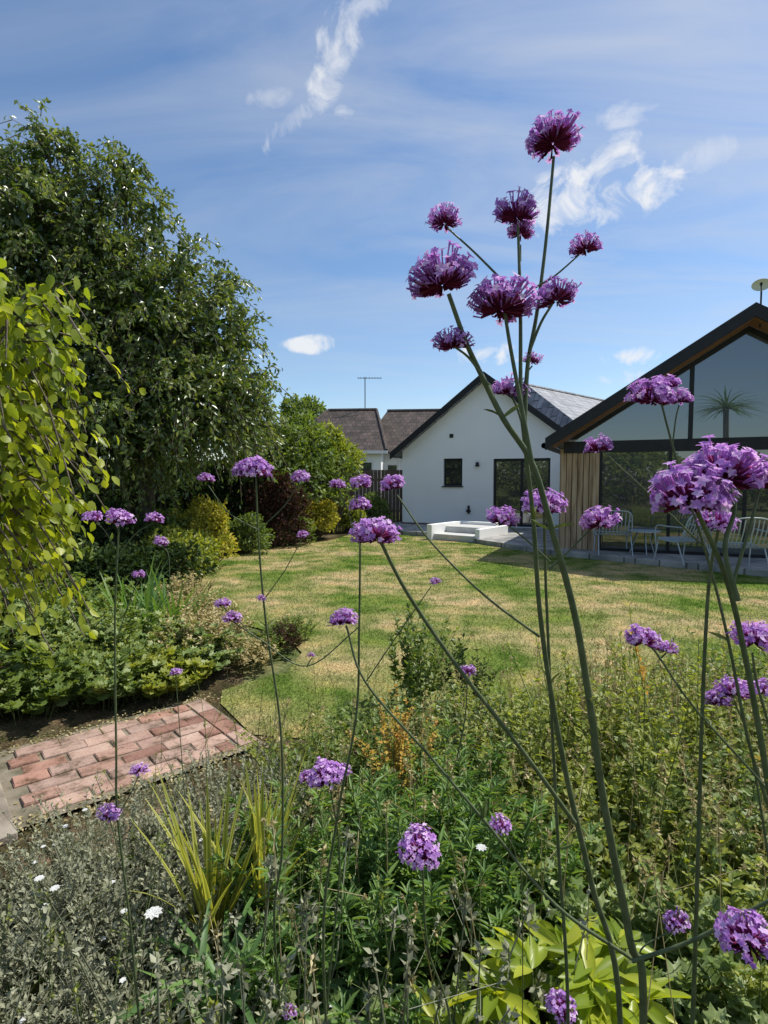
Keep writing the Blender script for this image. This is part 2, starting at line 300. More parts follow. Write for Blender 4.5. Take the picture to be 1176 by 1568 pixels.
build('wall_fittings',[box(-1.14,-1.02,-.03,-.003,2.88,3.0),box(-.27,-.19,-.09,-.003,2.0,2.1),box(-.29,-.17,-.13,-.003,1.97,2.0),box(-.56,-.44,-.1,-.003,.55,.62),box(-.53,-.47,-.05,-.003,.5,.75)],[M_black],hb)
build('plinth',[box(-2.77,.24,-.02,-.003,0,.16)],[M_fence],hb)
A=S(808,590,19.3);B=S(935,618,23.5);ang=math.atan2(B[1]-A[1],B[0]-A[0])
rw=empty('slate_roof_wing',(A[0],A[1],0),ang)
rp=[];zr=A[2];Lr=9
rp.append(poly([(0,0,zr),(Lr,0,zr),(Lr,-3.2,zr-2.1),(-1.2,-3.2,zr-2.1)],[[0,3,2,1]]))
rp.append(poly([(0,0,zr),(Lr,0,zr),(Lr,3.2,zr-2.1),(-1.2,3.2,zr-2.1)],[[0,1,2,3]]))
rp.append(poly([(0,0,zr),(-1.2,3.2,zr-2.1),(-1.2,-3.2,zr-2.1)],[[0,1,2]]))
build('roof',rp,[tilemat('slate_wing',(.20,.21,.23),(.28,.29,.31),(.07,.07,.08),.35,.22,axis='xy',rough=.45)],rw)
build('walls',[box(-1,Lr-.2,-3,3,0,zr-2.12)],[M_render],rw)
build('ridge_tiles',[tube([(-.05,0,zr),(Lr,0,zr)],.06)],[M_slate],rw)
# ---------------------------------------------------------------- garden room (right)
gr=empty('garden_room',(6.35,9.6,0),ROT)
build('roof',slopes(3.42,4.44,2.26,.253,7,.13),[M_slate],gr)
build('fascia',slopes(3.50,4.38,2.15,.2,.25,.24),[M_black],gr)
build('gutter',[tube([(-3.52,0.2,2.24),(-3.52,7,2.24)],.06,sides=8)],[M_black],gr)
build('soffit',slopes(3.38,4.37,2.22,.26,.78,.05),[M_soffit],gr)
bd=[];x=-3.25
while x<-2.66:
    bd.append(box(x,x+.10,.80,.83,.1,2.2,v=rng.random()));x+=.112
bd.append(box(-3.25,-2.62,.832,.85,.1,2.22,1))
for yb in np.arange(.85,4,.112): bd.append(box(-3.28,-3.25,yb,yb+.1,.1,2.2))
build('timber_cladding',bd,[M_wood,M_black],gr,bev=.004)
build('timber_post',[box(-2.62,-2.5,.72,.84,.1,2.1)],[M_wood],gr,bev=.005)
fr=[box(-3.2,2.65,.76,.86,2.105,2.34)]
for xx_ in [-2.5,-1.25,0.0,1.25,2.55]: fr.append(box(xx_,xx_+.06,.775,.85,.17,2.105))
fr.append(box(-2.5,2.65,.77,.855,.1,.17))
sl_=2.15/3.38
def zr_(x): return 4.37-abs(x)*sl_
fr.append(box(-.93,-.85,.78,.85,2.34,zr_(.93)-.05));fr.append(box(.85,.93,.78,.85,2.34,zr_(.93)-.05))
fr.append(extr([(-3.1,zr_(3.1)-.01),(0,4.36),(0,4.25),(-2.95,zr_(2.95)-.11)],.77,.86,0));fr.append(extr([(3.1,zr_(3.1)-.01),(2.95,zr_(2.95)-.11),(0,4.25),(0,4.36)],.77,.86,0))
build('door_frames',fr,[M_black],gr)
build('glazing',[box(-2.45,2.6,.80,.81,.17,2.105),extr([(-3.0,2.34),(3.0,2.34),(0,4.25)],.80,.81)],[M_glass],gr)
build('side_walls',[box(-3.24,-3.1,.86,6.9,0,2.2),box(3.1,3.24,.8,6.9,0,2.2),box(2.66,3.1,.8,.9,0,2.3)],[M_render],gr)
dsh=empty('satellite_dish',tuple(S(1166,437,9.9)),math.radians(-35))
V=[(0,0,0)];fc=[]
for r_i,r in enumerate([.06,.11,.15]):
    for j in range(16):
        t=2*math.pi*j/16;V.append((r*math.cos(t),-(r*r)*1.6,r*math.sin(t)*.7))
for j in range(16):
    fc.append([0,1+j,1+(j+1)%16])
    for q in (0,1): fc.append([1+q*16+j,1+(q+1)*16+j,1+(q+1)*16+(j+1)%16,1+q*16+(j+1)%16])
build('reflector',[poly(V,fc)],[M_dish],dsh,smooth=True)
build('mast',[tube([(0,.06,0),(.0,.08,-.7)],.015),tube([(0,.0,-.10),(0,-.16,-.04)],.008),tube([(0,-.16,-.05),(0,-.18,.0)],.02)],[M_black],dsh)
# ---------------------------------------------------------------- brown-roof house
bh=empty('brown_roof_house',(0,28,0),math.radians(-6))
def hip(x0,x1,y0,y1,ze,zr,il,ir,mi=0):
    ym=(y0+y1)/2
    V=[(x0,y0,ze),(x1,y0,ze),(x1,y1,ze),(x0,y1,ze),(x0+il,ym,zr),(x1-ir,ym,zr)]
    return poly(V,[[0,1,5,4],[2,3,4,5],[3,0,4],[1,2,5]],mi)
build('roof',[hip(-5.2,.25,-1.2,5.8,2.95,5.35,1.9,.9),hip(-1.4,7,.2,7.2,2.95,5.45,1.2,2)],[M_brown],bh)
build('ridge',[tube([(-3.3,2.3,5.36),(-.65,2.3,5.36)],.09),tube([(-.2,3.7,5.46),(5,3.7,5.46)],.09),tube([(-5.2,-1.2,2.97),(-3.3,2.3,5.36)],.08),tube([(.25,-1.2,2.97),(-.65,2.3,5.36)],.08)],[M_brown],bh)
build('walls',[box(-4.9,-.05,-.9,5.5,0,2.93),box(-.05,6.7,.5,7,0,2.92)],[M_render],bh)
build('gutters',[box(-5.25,.3,-1.3,-1.2,2.82,2.96),box(.3,7,.1,.2,2.82,2.96)],[M_white2],bh)
build('downpipe',[tube([(.75,.4,2.85),(.75,.4,0)],.05)],[M_white2],bh)
build('windows',[box(-1.6,-.5,-.93,-.903,1.3,2.4),box(.15,.6,.46,.497,1.2,2.3)],[M_glass],bh)
build('window_frames',[box(-1.66,-1.6,-.96,-.903,1.24,2.46),box(-.5,-.44,-.96,-.903,1.24,2.46),box(-1.6,-.5,-.96,-.903,2.4,2.46),box(-1.6,-.5,-.96,-.903,1.24,1.3)],[M_white2],bh)
q=S(559,633,30.5)
ta=empty('tv_aerial',tuple(q))
build('mast',[tube([(0,0,-.3),(0,0,1.95)],.025)],[M_black],ta)
ap=[tube([(-.4,0,1.9),(.9,0,1.9)],.018)]
for xx_ in np.linspace(-.38,.85,9): ap.append(tube([(xx_,-.25,1.9),(xx_,.25,1.9)],.01))
build('boom',ap,[M_black],ta)
build('vent_pipe',[tube([(.0,.3,-.2),(.0,.3,.25)],.06),tube([(.0,.3,.25),(.0,.3,.3)],.09)],[M_black],ta)
def fence(name,x0,y0,x1,y1,h,wd=.12):
    L=math.hypot(x1-x0,y1-y0);p=[]
    for i in range(int(L/(wd+.01))): p.append(box(i*(wd+.01),i*(wd+.01)+wd,0,.02,0,h+rng.normal(0,.01),v=rng.random()))
    for i in range(int(L/2)+1): p.append(box(i*2,i*2+.1,.023,.12,0,h+.05))
    p.append(box(0,L,.023,.07,h*.8,h*.8+.08))
    ob=build(name,p,[M_fence],loc=(x0,y0,0));ob.rotation_euler=(0,0,math.atan2(y1-y0,x1-x0))
fence('garden_fence',-14,15.5,-3.2,17.2,2.1)
fence('garden_fence',-3.2,19.2,.75,19.6,1.9)
# ---------------------------------------------------------------- patio furniture
def chair(loc,rz):
    e_=empty('garden_chair',loc,rz);p=[];w=.29
    p.append(tube(smoothp([(-w,-.28,.40),(-w,.2,.38),(-w*.98,.34,.62),(-w*.8,.40,.82),(0,.42,.86),(w*.8,.40,.82),(w*.98,.34,.62),(w,.2,.38),(w,-.28,.40),(0,-.31,.40),(-w,-.28,.40)]),.012))
    for x in np.linspace(-.23,.23,8): p.append(tube(smoothp([(x,-.3,.40),(x,0,.375),(x,.2,.385),(x,.34,.62),(x,.405,.84-.12*abs(x))],4),.010,sides=5))
    for s in (-1,1):
        p.append(tube([(s*w,-.25,.4),(s*w*1.08,-.33,0)],.012));p.append(tube([(s*w,.18,.38),(s*w*1.05,.36,0)],.012))
        p.append(tube(smoothp([(s*w*1.05,-.29,.2),(s*w*1.15,-.28,.60),(s*w*1.15,0,.63),(s*w,.35,.63)]),.012))
    build('frame',p,[M_metal],e_,smooth=True)
    return e_
for px,py,r_ in [(938,847,2.9),(1045,860,3.4),(1130,872,3.0)]:
    g=G(px,py,.11);chair(tuple(g),r_)
g=G(985,848,.11);te=empty('garden_table',tuple(g))
tp=[poly([(0,0,.46)]+[(.3*math.cos(t),.3*math.sin(t),.46) for t in np.linspace(0,2*math.pi,25)[:-1]]+[(.3*math.cos(t),.3*math.sin(t),.44) for t in np.linspace(0,2*math.pi,25)[:-1]],[[0,1+i,1+(i+1)%24] for i in range(24)]+[[1+i,25+i,25+(i+1)%24,1+(i+1)%24] for i in range(24)])]
for t in (0.3,2.4,4.5): tp.append(tube([(.1*math.cos(t),.1*math.sin(t),.44),(.26*math.cos(t),.26*math.sin(t),0)],.01))
build('table_top',tp,[M_metal],te)
# ---------------------------------------------------------------- plants
def lump(d,k=9,amp=.32):
    c=rvec(k);g=np.max(np.exp(-(1-d@c.T)*7),axis=1);return 1-amp+amp*1.6*g
def shrub(name,c,r,n,L,W,mat,T=OV,k=9,amp=.32,inner=.25):
    c=np.array(c,float);r=np.array(r,float);d=rvec(n);d[:,2]=np.where(d[:,2]<-.5,-d[:,2],d[:,2])
    s=lump(d,k,amp)*np.where(rng.random(n)<inner,rng.uniform(.4,.85,n),rng.uniform(.84,1.06,n))
    P=c+d*r*s[:,None];ok=P[:,2]>.02;P=P[ok];d=d[ok];m=len(P)
    A=unit(d*.7+rvec(m)*.8+UP*.05);Nn=unit(d+UP*.5+rvec(m)*.7)
    v=np.clip(rng.random(m)*.6+.35*(np.sin(P[:,0]*5/r[0]+1)*np.sin(P[:,1]*4/r[1])*np.sin(P[:,2]*6/r[2])*.5+.5),0,1)
    parts=[inst(P,A,Nn,rng.uniform(.7,1.25,m)*L,rng.uniform(.8,1.2,m)*W,T,0,v)]
    q=rng.integers(0,m,min(250,m//12));P1=P[q];P0=np.stack([c[0]+(P1[:,0]-c[0])*.15,c[1]+(P1[:,1]-c[1])*.15,np.full(len(q),.0)],1)
    mid=P0*.5+P1*.5+rvec(len(q))*.05*r.mean()
    rr=.006+.004*r.mean();parts+=[sticks(P0,mid,rr,rr*.7,1),sticks(mid,P1,rr*.7,rr*.3,1)]
    ns=60;q=rng.integers(0,m,ns);B=P[q];dd=unit(d[q]*.6+UP*.8+rvec(ns)*.3);ln=rng.uniform(.15,.35,ns)*r.mean()
    parts.append(sticks(B,B+dd*ln[:,None],.004,.002,1));kk=7;t=rng.random((ns,kk));X=(B[:,None]+dd[:,None]*(ln[:,None]*t)[:,:,None]).reshape(-1,3)
    parts.append(inst(X,unit(rvec(ns*kk)+np.repeat(dd,kk,0)*.6),rvec(ns*kk),L*.9,W*.9,T,0,rng.uniform(.4,1,ns*kk)))
    return build(name,parts,[mat,M_bark])
def stemplant(name,c,r,h,ns,nl,L,W,mat,T=OV,lean=.5,upf=.4,t0=.25,sr=.0018,smat=None,hvar=.25,extra=None,top=None):
    a=rng.uniform(0,2*math.pi,ns);q=np.sqrt(rng.random(ns));B=np.stack([c[0]+np.cos(a)*q*r[0]*.75,c[1]+np.sin(a)*q*r[1]*.75,np.zeros(ns)],1)
    hh=h*(1-.35*q**2)*rng.uniform(1-hvar,1+hvar*.6,ns);out=np.stack([np.cos(a)*q*r[0],np.sin(a)*q*r[1],0*a],1)*lean+rng.normal(0,.12*h,(ns,3))*[1,1,0]
    Tp=B+out+UP*hh[:,None];Mi=B+out*.35+UP*hh[:,None]*.55
    parts=[sticks(B,Mi,sr,sr*.9,1),sticks(Mi,Tp,sr*.9,sr*.5,1)]
    t=rng.uniform(t0,1,(ns,nl));t_=t[:,:,None]
    P=(1-t_)**2*B[:,None]+2*t_*(1-t_)*(2*Mi-.5*B-.5*Tp)[:,None]+t_**2*Tp[:,None]
    P=P.reshape(-1,3);m=len(P);tt=t.ravel();ph=rng.uniform(0,2*math.pi,m)
    A=unit(np.stack([np.cos(ph),np.sin(ph),upf+rng.normal(0,.3,m)+.5*(tt-.5)],1));Nn=unit(UP*1.0+rvec(m)*.5-A*.2)
    sz=(1.15-.5*tt)*rng.uniform(.7,1.2,m)
    vv=np.clip(.3*rng.random(ns).repeat(nl)+.55*rng.random(m)+.2*tt,0,1)
    parts.insert(0,inst(P,A,Nn,L*sz,W*sz,T,0,vv))
    mats=[mat,smat or M_stem]
    if top: parts.append(top(Tp));mats.append(extra)
    return build(name,parts,mats)
def twigtree(name,base,trunk_h,lobes,L,W,mat,nleaf=20,tl=.55,trad=.16,droop=.5,fillL=.14,fill=3):
    parts=[];base=np.array(base,float);top=base+UP*trunk_h
    parts.append(tube(smoothp([base,base+UP*trunk_h*.5+[.05,0,0],top]),np.linspace(trad,trad*.7,13),1,9))
    allP=[];allA=[];allN=[];sa=[];sb=[];allv=[]
    for (c,r,nt_) in lobes:
        c=np.array(c,float);r=np.array(r,float)
        parts.append(tube(smoothp([top-UP*.3,top*.5+c*.5+rvec(1)[0]*.2+[0,0,-.2],c+UP*r[2]*.3]),np.linspace(trad*.55,trad*.12,13),1,6))
        d=rvec(nt_);s=lump(d,12,.25)*rng.uniform(.45,1,nt_)**.5
        P0=c+d*r*s[:,None]*.85;o_=unit(d*[1,1,.8]+rvec(nt_)*.5+UP*.35)
        ln=tl*rng.uniform(.5,1.3,nt_)
        cc=rng.random(nt_)
        q=rng.integers(0,nt_,nt_//6);sa.append(c+(P0[q]-c)*.2);sb.append(P0[q])
        t=np.linspace(.1,1,nleaf)[None]*np.ones((nt_,1));t_=t[:,:,None]
        X=P0[:,None]+o_[:,None]*ln[:,None,None]*t_-UP*(droop*ln[:,None,None]*t_**2)
        e1_=P0+o_*ln[:,None]*.5-UP*(droop*ln*.25)[:,None];sa.append(P0);sb.append(e1_);sa.append(e1_);sb.append(P0+o_*ln[:,None]-UP*(droop*ln)[:,None])
        X=X.reshape(-1,3);m=len(X);X=X+rng.normal(0,.035,(m,3))
        oo=np.repeat(o_,nleaf,0);A=unit(oo*.5+rvec(m)*.75-UP*.6*droop*1.6)
        allP.append(X);allA.append(A);allN.append(unit(rvec(m)+oo*.6+UP*.2));allv.append(np.clip(.6*np.repeat(cc,nleaf)+.5*rng.random(m),0,1))
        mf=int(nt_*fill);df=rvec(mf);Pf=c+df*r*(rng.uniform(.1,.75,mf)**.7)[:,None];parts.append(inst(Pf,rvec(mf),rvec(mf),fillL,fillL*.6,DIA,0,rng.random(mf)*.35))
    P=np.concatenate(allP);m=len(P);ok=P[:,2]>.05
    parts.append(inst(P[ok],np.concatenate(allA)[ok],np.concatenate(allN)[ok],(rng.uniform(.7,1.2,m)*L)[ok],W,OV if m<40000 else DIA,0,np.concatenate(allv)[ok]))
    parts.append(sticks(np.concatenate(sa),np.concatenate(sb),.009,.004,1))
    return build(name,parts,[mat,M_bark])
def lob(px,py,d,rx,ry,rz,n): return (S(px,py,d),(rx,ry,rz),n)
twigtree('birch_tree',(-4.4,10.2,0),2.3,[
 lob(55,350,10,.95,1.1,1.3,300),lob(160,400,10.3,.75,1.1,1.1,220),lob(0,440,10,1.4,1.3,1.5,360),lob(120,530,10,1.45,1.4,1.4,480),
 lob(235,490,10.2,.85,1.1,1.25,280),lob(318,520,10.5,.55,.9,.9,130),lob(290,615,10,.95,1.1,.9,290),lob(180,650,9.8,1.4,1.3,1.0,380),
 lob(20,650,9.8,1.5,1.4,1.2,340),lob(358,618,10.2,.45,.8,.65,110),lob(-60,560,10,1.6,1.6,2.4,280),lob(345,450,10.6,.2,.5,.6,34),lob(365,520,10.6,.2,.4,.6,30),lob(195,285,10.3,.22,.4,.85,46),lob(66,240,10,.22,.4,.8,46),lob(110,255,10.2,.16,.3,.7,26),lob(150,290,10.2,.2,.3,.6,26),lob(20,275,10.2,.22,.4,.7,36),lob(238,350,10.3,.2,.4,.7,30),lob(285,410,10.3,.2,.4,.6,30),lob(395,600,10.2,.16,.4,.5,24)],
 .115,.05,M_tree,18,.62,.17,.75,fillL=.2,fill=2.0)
twigtree('lime_leaved_tree',(-3.5,3.7,0),1.4,[((-2.66,3.25,2.0),(.62,.7,.6),180),((-2.6,3.2,1.5),(.55,.6,.4),140),(S(15,500,3.3),(.3,.5,.28),55),((-3.4,3.6,2.2),(.9,.9,.9),120)],.078,.055,M_lime,14,.42,.07,1.1,fillL=.07,fill=1.5)
shrub('laurel_shrub',S(450,725,15),(1.45,1.3,1.35),6000,.14,.065,M_mid)
shrub('laurel_shrub',S(505,705,16),(.8,.9,.8),3200,.14,.065,M_small)
shrub('laurel_shrub',S(400,705,14),(1.0,1.0,1.2),4200,.13,.06,M_mid)
shrub('maroon_shrub',S(425,800,13),(.7,.6,.95),3200,.09,.05,M_maroon)
shrub('euonymus_shrub',G(315,868)+[0,0,.5],(.5,.45,.62),3000,.07,.04,M_yel)
shrub('euonymus_shrub',G(485,826)+[0,0,.5],(.5,.45,.55),2300,.09,.05,M_yel)
shrub('boxwood_shrub',G(372,848)+[0,0,.3],(.55,.4,.5),2300,.07,.035,M_mid)
shrub('boxwood_shrub',G(440,834)+[0,0,.3],(.6,.4,.5),2300,.07,.035,M_mid)
shrub('boxwood_shrub',G(535,815)+[0,0,.4],(.6,.5,.7),2300,.09,.045,M_small)
shrub('boxwood_shrub',G(570,806)+[0,0,.3],(.6,.5,.7),2000,.09,.045,M_mid)
for px,py,h,mt in [(60,900,.9,M_dark),(150,885,.9,M_dark),(230,872,.8,M_mid),(20,930,.6,M_mid),(120,925,.5,M_dark),(200,905,.5,M_dark),(255,885,.55,M_small)]:
    shrub('understorey_shrub',G(px,py)+[0,.3,h*.5],(.85,.6,h*.75),2200,.09,.045,mt)
for i,(x,y,rx,h,mt) in enumerate([(-8.5,14.2,2,2.6,M_dark),(-6,14.4,1.8,2.3,M_dark),(-4.4,13.8,1.3,1.9,M_dark),(-11,12.5,2.2,3,M_dark),(-7,10.8,1.2,2.,M_dark),(-6.2,8.6,1.0,1.5,M_dark)]):
    shrub('hedge',(x,y,h*.45),(rx,1,h*.62),4000,.13,.06,mt)
shrub('distant_tree',S(462,650,38),(1.6,1.6,1.6),2500,.3,.14,M_mid)
for x,h in [(-16,3),(-11,4.6),(-6,2.6),(-1,4),(4,2.6),(9,3)]:
    shrub('unseen_rear_hedge',(x-4,-11,h*.4),(3.4,1.5,h*.6),3000,.30,.15,M_small)  # hedge behind the viewpoint, out of view, added for the glass to reflect
# palm standing in the garden behind the viewpoint (it is what the gable glass reflects)
pc=np.array([1.9,-4.6,4.6]);n=110;D=rvec(n);D[:,2]=np.abs(D[:,2])*.9-.15
build('palm_tree',[tube(smoothp([(1.9,-4.7,0),(1.95,-4.6,2.5),tuple(pc)]),.11,1,8),blades(np.tile(pc,(n,1)),D,rng.uniform(.9,1.5,n),.07,rng.uniform(.2,.7,n))],[M_iris,M_bark])
# bed geraniums left
for (px,py,rx,ry,h,mt) in [(60,1010,.7,.5,.5,M_ger),(180,1020,.5,.4,.40,M_ger),(270,1030,.42,.34,.34,M_ger),(40,1085,.5,.42,.35,M_mid),(150,1070,.45,.35,.30,M_ger),(245,1060,.32,.3,.26,M_small),(100,960,.7,.5,.5,M_mid),(10,970,.8,.6,.6,M_mid)]:
    g=G(px,py);stemplant('geranium',g,(rx,ry),h,115,13,.095,.095,mt,LOB7,lean=.5,upf=.25,t0=.45,hvar=.4)
for px,py in [(110,1060),(215,1050),(60,1000),(170,990)]:
    stemplant('astrantia',G(px,py),(.3,.25),.45,30,12,.04,.02,M_small,DIA,t0=.5,hvar=.4)
for px,py in [(300,960),(330,1000),(300,1020),(285,930),(310,985)]:
    stemplant('astrantia',G(px,py),(.3,.3),.42,80,14,.05,.03,M_straw,DIA,t0=.5)
for x,y in [(-2.28,5.15),(-2.05,5.25),(-2.45,5.3)]:
    n=34;P=np.tile([x,y,0.],(n,1))+rng.normal(0,.08,(n,3))*[1,1,0];D=np.stack([rng.normal(0.1,.35,n),rng.normal(0,.35,n),np.ones(n)],1)
    build('iris_clump',[blades(P,D,rng.uniform(.6,.95,n),.035,rng.uniform(.05,.5,n))],[M_iris])
for i,(px,py) in enumerate([(400,1010),(430,1000),(380,1025),(450,985)]):
    stemplant('sedum_clump',G(px,py),(.22,.2),.28,60,14,.05,.02,[M_mid,M_maroon,M_straw,M_mid][i],OV,t0=.3)
def white_top(Tp):
    q=Tp[rng.random(len(Tp))<.015];n=len(q);return inst(np.repeat(q,6,0),np.repeat(np.stack([np.cos(np.arange(6)),np.sin(np.arange(6)),.2+0*np.arange(6)],1)[None],n,0).reshape(-1,3),np.tile(UP,(n*6,1)),.009,.008,OV,2)
for (x,y,rx,ry,h) in [(-.95,1.95,.45,.33,.34),(-.75,1.6,.45,.35,.38),(-1.15,1.55,.45,.4,.34),(-.6,2.15,.35,.33,.38),(-.95,1.2,.5,.35,.32),(-.5,1.3,.35,.3,.30)]:
    stemplant('catmint',(x,y),(rx,ry),h,270,30,.026,.012,M_silver,DIA,lean=.5,upf=.7,t0=.2,sr=.0015,smat=M_silver,top=white_top,extra=M_white,hvar=.35)
for px,py,d in [(322,1385,1.62),(405,1360,1.72)]:
    g=S(px,py,d);g[2]=.12;n=26;P=np.tile(g,(n,1))+rng.normal(0,.02,(n,3))*[1,1,0];D=np.stack([rng.normal(0,.17,n),rng.normal(0,.17,n),np.ones(n)],1)
    build('striped_phormium',[blades(P,D,rng.uniform(.38,.64,n),.021,rng.uniform(.03,.3,n),6,v=rng.uniform(.55,1,n),edge=.15)],[M_strip])
for (x,y,rx,ry,h) in [(-.2,1.75,.3,.28,.48),(.08,1.7,.3,.28,.55),(.35,1.75,.28,.28,.50),(-.05,1.4,.3,.25,.42),(.25,2.1,.3,.3,.50)]:
    stemplant('euphorbia',(x,y),(rx,ry),h,36,56,.08,.014,M_euph,OV,lean=.45,upf=.5,t0=.35,sr=.004)
for (x,y,rx,ry,h,mt,L_,T) in [(.55,2.5,.4,.4,.5,M_small,.045,OV),(1.0,2.6,.45,.4,.6,M_small,.05,OV),(1.5,2.9,.5,.4,.65,M_small,.05,OV),(2.1,3.1,.5,.45,.7,M_mid,.05,OV),(.9,2.0,.4,.35,.55,M_small,.05,OV),(1.35,2.1,.4,.35,.6,M_mid,.045,OV),(1.8,2.4,.4,.4,.62,M_small,.05,OV),
  (.0,2.7,.4,.4,.4,M_mid,.045,OV),(-.35,2.75,.35,.3,.3,M_small,.035,OV),(.3,3.05,.5,.3,.36,M_ger,.045,DIA),(.9,3.2,.5,.3,.38,M_small,.045,DIA),(1.5,3.4,.5,.3,.42,M_ger,.045,DIA),(2.3,3.6,.6,.3,.5,M_small,.045,DIA),
  (.7,1.5,.3,.25,.40,M_ger,.065,LOB5),(1.05,1.5,.35,.3,.46,M_small,.05,OV),(1.4,1.6,.35,.3,.48,M_ger,.055,LOB5),(.12,1.15,.3,.2,.28,M_ger,.065,LOB7),(-.1,1.12,.35,.25,.28,M_ger,.06,LOB7),(-.4,1.1,.3,.25,.26,M_small,.05,LOB5),(.95,1.15,.35,.25,.33,M_ger,.055,LOB5),(-.3,2.4,.35,.3,.34,M_mid,.035,DIA)]:
    stemplant('border_perennial',(x,y),(rx,ry),h,70,23,L_,L_*(.52 if T is not LOB5 and T is not LOB7 else 1),mt,T,t0=.2,hvar=.35)
for (x,y,rx,ry,h) in [(1.2,1.85,.25,.2,.56),(1.65,2.0,.25,.2,.58),(.2,2.8,.25,.2,.42),(1.3,3.2,.3,.2,.46),(-.15,2.15,.2,.18,.43)]:
    stemplant('dry_perennial',(x,y),(rx,ry),h,32,18,.026,.012,M_straw,DIA,t0=.45,sr=.002,smat=M_straw)
g=G(640,1085);stemplant('dark_upright_shrub',g,(.22,.2),.70,28,36,.06,.03,M_mid,OV,lean=.3,upf=.6,t0=.15,sr=.003)
g=G(720,1080);stemplant('dark_upright_shrub',g,(.15,.15),.5,14,30,.05,.025,M_dark,OV,lean=.3,upf=.6,t0=.15,sr=.003)
stemplant('spiraea',(.08,2.4),(.16,.15),.60,34,44,.026,.016,M_orange,OV,lean=.4,t0=.3)
g=S(1000,1100,2.0);stemplant('loosestrife',(g[0],2.0),(.1,.1),1.1,6,60,.04,.016,M_small,OV,lean=.8,upf=.8,t0=.2,sr=.003)
g=S(1015,900,2.1);stemplant('loosestrife',(g[0]+.02,2.1),(.03,.03),1.24,2,60,.03,.014,M_orange,OV,lean=.5,upf=.8,t0=.7,sr=.003)
for px in (860,900,1060): 
    g=S(px,1000,2.5);stemplant('loosestrife',(g[0],2.5),(.08,.08),.92,5,60,.04,.016,M_small,OV,lean=.8,upf=.8,t0=.2,sr=.003)
def fatsia(x,y,h,n,L):
    P=[];A=[];Nn=[];sa=[];sb=[]
    for i in range(n):
        a=rng.uniform(0,2*math.pi);b0=np.array([x,y,0.]);c=b0+np.array([math.cos(a)*.14*rng.random()**.5,math.sin(a)*.11*rng.random()**.5,h*rng.uniform(.65,1.05)])
        sa.append(b0);sb.append(c)
        for k in range(7):
            t=(k-3)*.5;dd=np.array([math.cos(a+t),math.sin(a+t),rng.uniform(-.1,.5)])
            P.append(c);A.append(dd);Nn.append(UP+rng.normal(0,.35,3))
    P=np.array(P);m=len(P)
    build('fatsia',[inst(P,np.array(A),np.array(Nn),L*rng.uniform(.6,1.1,m),L*.27,OV),sticks(np.array(sa),np.array(sb),.005,.003,1)],[M_fat,M_stem])
fatsia(.36,1.2,.42,10,.12);fatsia(.55,1.2,.44,10,.12);fatsia(.26,1.12,.34,8,.10);fatsia(.45,1.1,.36,8,.11)
for px,py,d in [(300,1500,1.25),(380,1480,1.3),(420,1450,1.4),(345,1440,1.4)]:
    g=S(px,py,d);g[2]=.12;n=18;P=np.tile(g,(n,1))+rng.normal(0,.03,(n,3))*[1,1,0];D=np.stack([rng.normal(0,.45,n),rng.normal(0,.45,n),np.ones(n)],1)
    build('strap_leaf_clump',[blades(P,D,rng.uniform(.26,.50,n),.022,rng.uniform(.4,1.1,n),6)],[M_iris])
def seedheads(name,xr,yr,n,h0,h1,mt,hs=.012,sr=.0018):
    B=np.stack([rng.uniform(*xr,n),rng.uniform(*yr,n),np.zeros(n)],1);hh=rng.uniform(h0,h1,n);Tp=B+rng.normal(0,.09,(n,3))*[1,1,0]+UP*hh[:,None];Mi=(B+Tp)/2+rng.normal(0,.02,(n,3))
    parts=[sticks(B,Mi,sr,sr*.85,1),sticks(Mi,Tp,sr*.85,sr*.6,1)]
    k=12;P=np.repeat(Tp,k,0)-UP*rng.uniform(0,.05,(n*k,1));parts.append(inst(P,unit(rvec(n*k)+UP*.3),rvec(n*k),hs*1.4,hs*.7,DIA,0))
    br=Tp-UP*.1;b2=br+rng.normal(0,.05,(n,3))+UP*.06;parts.append(sticks(br,b2,.001,.001,1));P=np.repeat(b2,6,0);parts.append(inst(P,rvec(n*6),rvec(n*6),hs,hs*.6,DIA,0))
    build(name,parts,[mt,mt if mt in (M_silver,M_straw) else M_stem])
seedheads('dry_seedheads',(.8,1.9),(1.4,2.8),130,.45,.76,M_straw)
seedheads('dry_seedheads',(.3,2.6),(2.6,3.4),90,.4,.66,M_straw)
seedheads('dry_seedheads',(-.5,.7),(1.1,2.4),60,.40,.70,M_straw)
seedheads('wild_grasses',(-1.0,2.4),(1.1,3.2),180,.3,.66,M_small,.008)
seedheads('lychnis_stems',(-.85,.4),(1.0,1.4),60,.36,.60,M_silver,.018,.0032)
n=15000;x=rng.uniform(-1.1,3.4,n);y=rng.uniform(.9,3.5,n);P=np.stack([x,y,rng.uniform(.01,.16,n)],1);P=P[(x>-.6)|(y<2.1)]
P=P[~((P[:,0]<-.3)&(P[:,1]>2.5))];m=len(P)
build('groundcover',[inst(P,unit(rvec(m)+UP*.5),unit(rvec(m)*.5+UP),rng.uniform(.03,.06,m),.03,OV)],[M_mid])
n=9000;x=rng.uniform(-8,-1.4,n);y=rng.uniform(4.0,12,n);P=np.stack([x,y,rng.uniform(.01,.2,n)],1);P=P[~inpoly(P,lawn)];m=len(P)
build('groundcover',[inst(P,unit(rvec(m)+UP*.5),unit(rvec(m)*.5+UP),rng.uniform(.05,.1,m),.05,OV)],[M_mid])
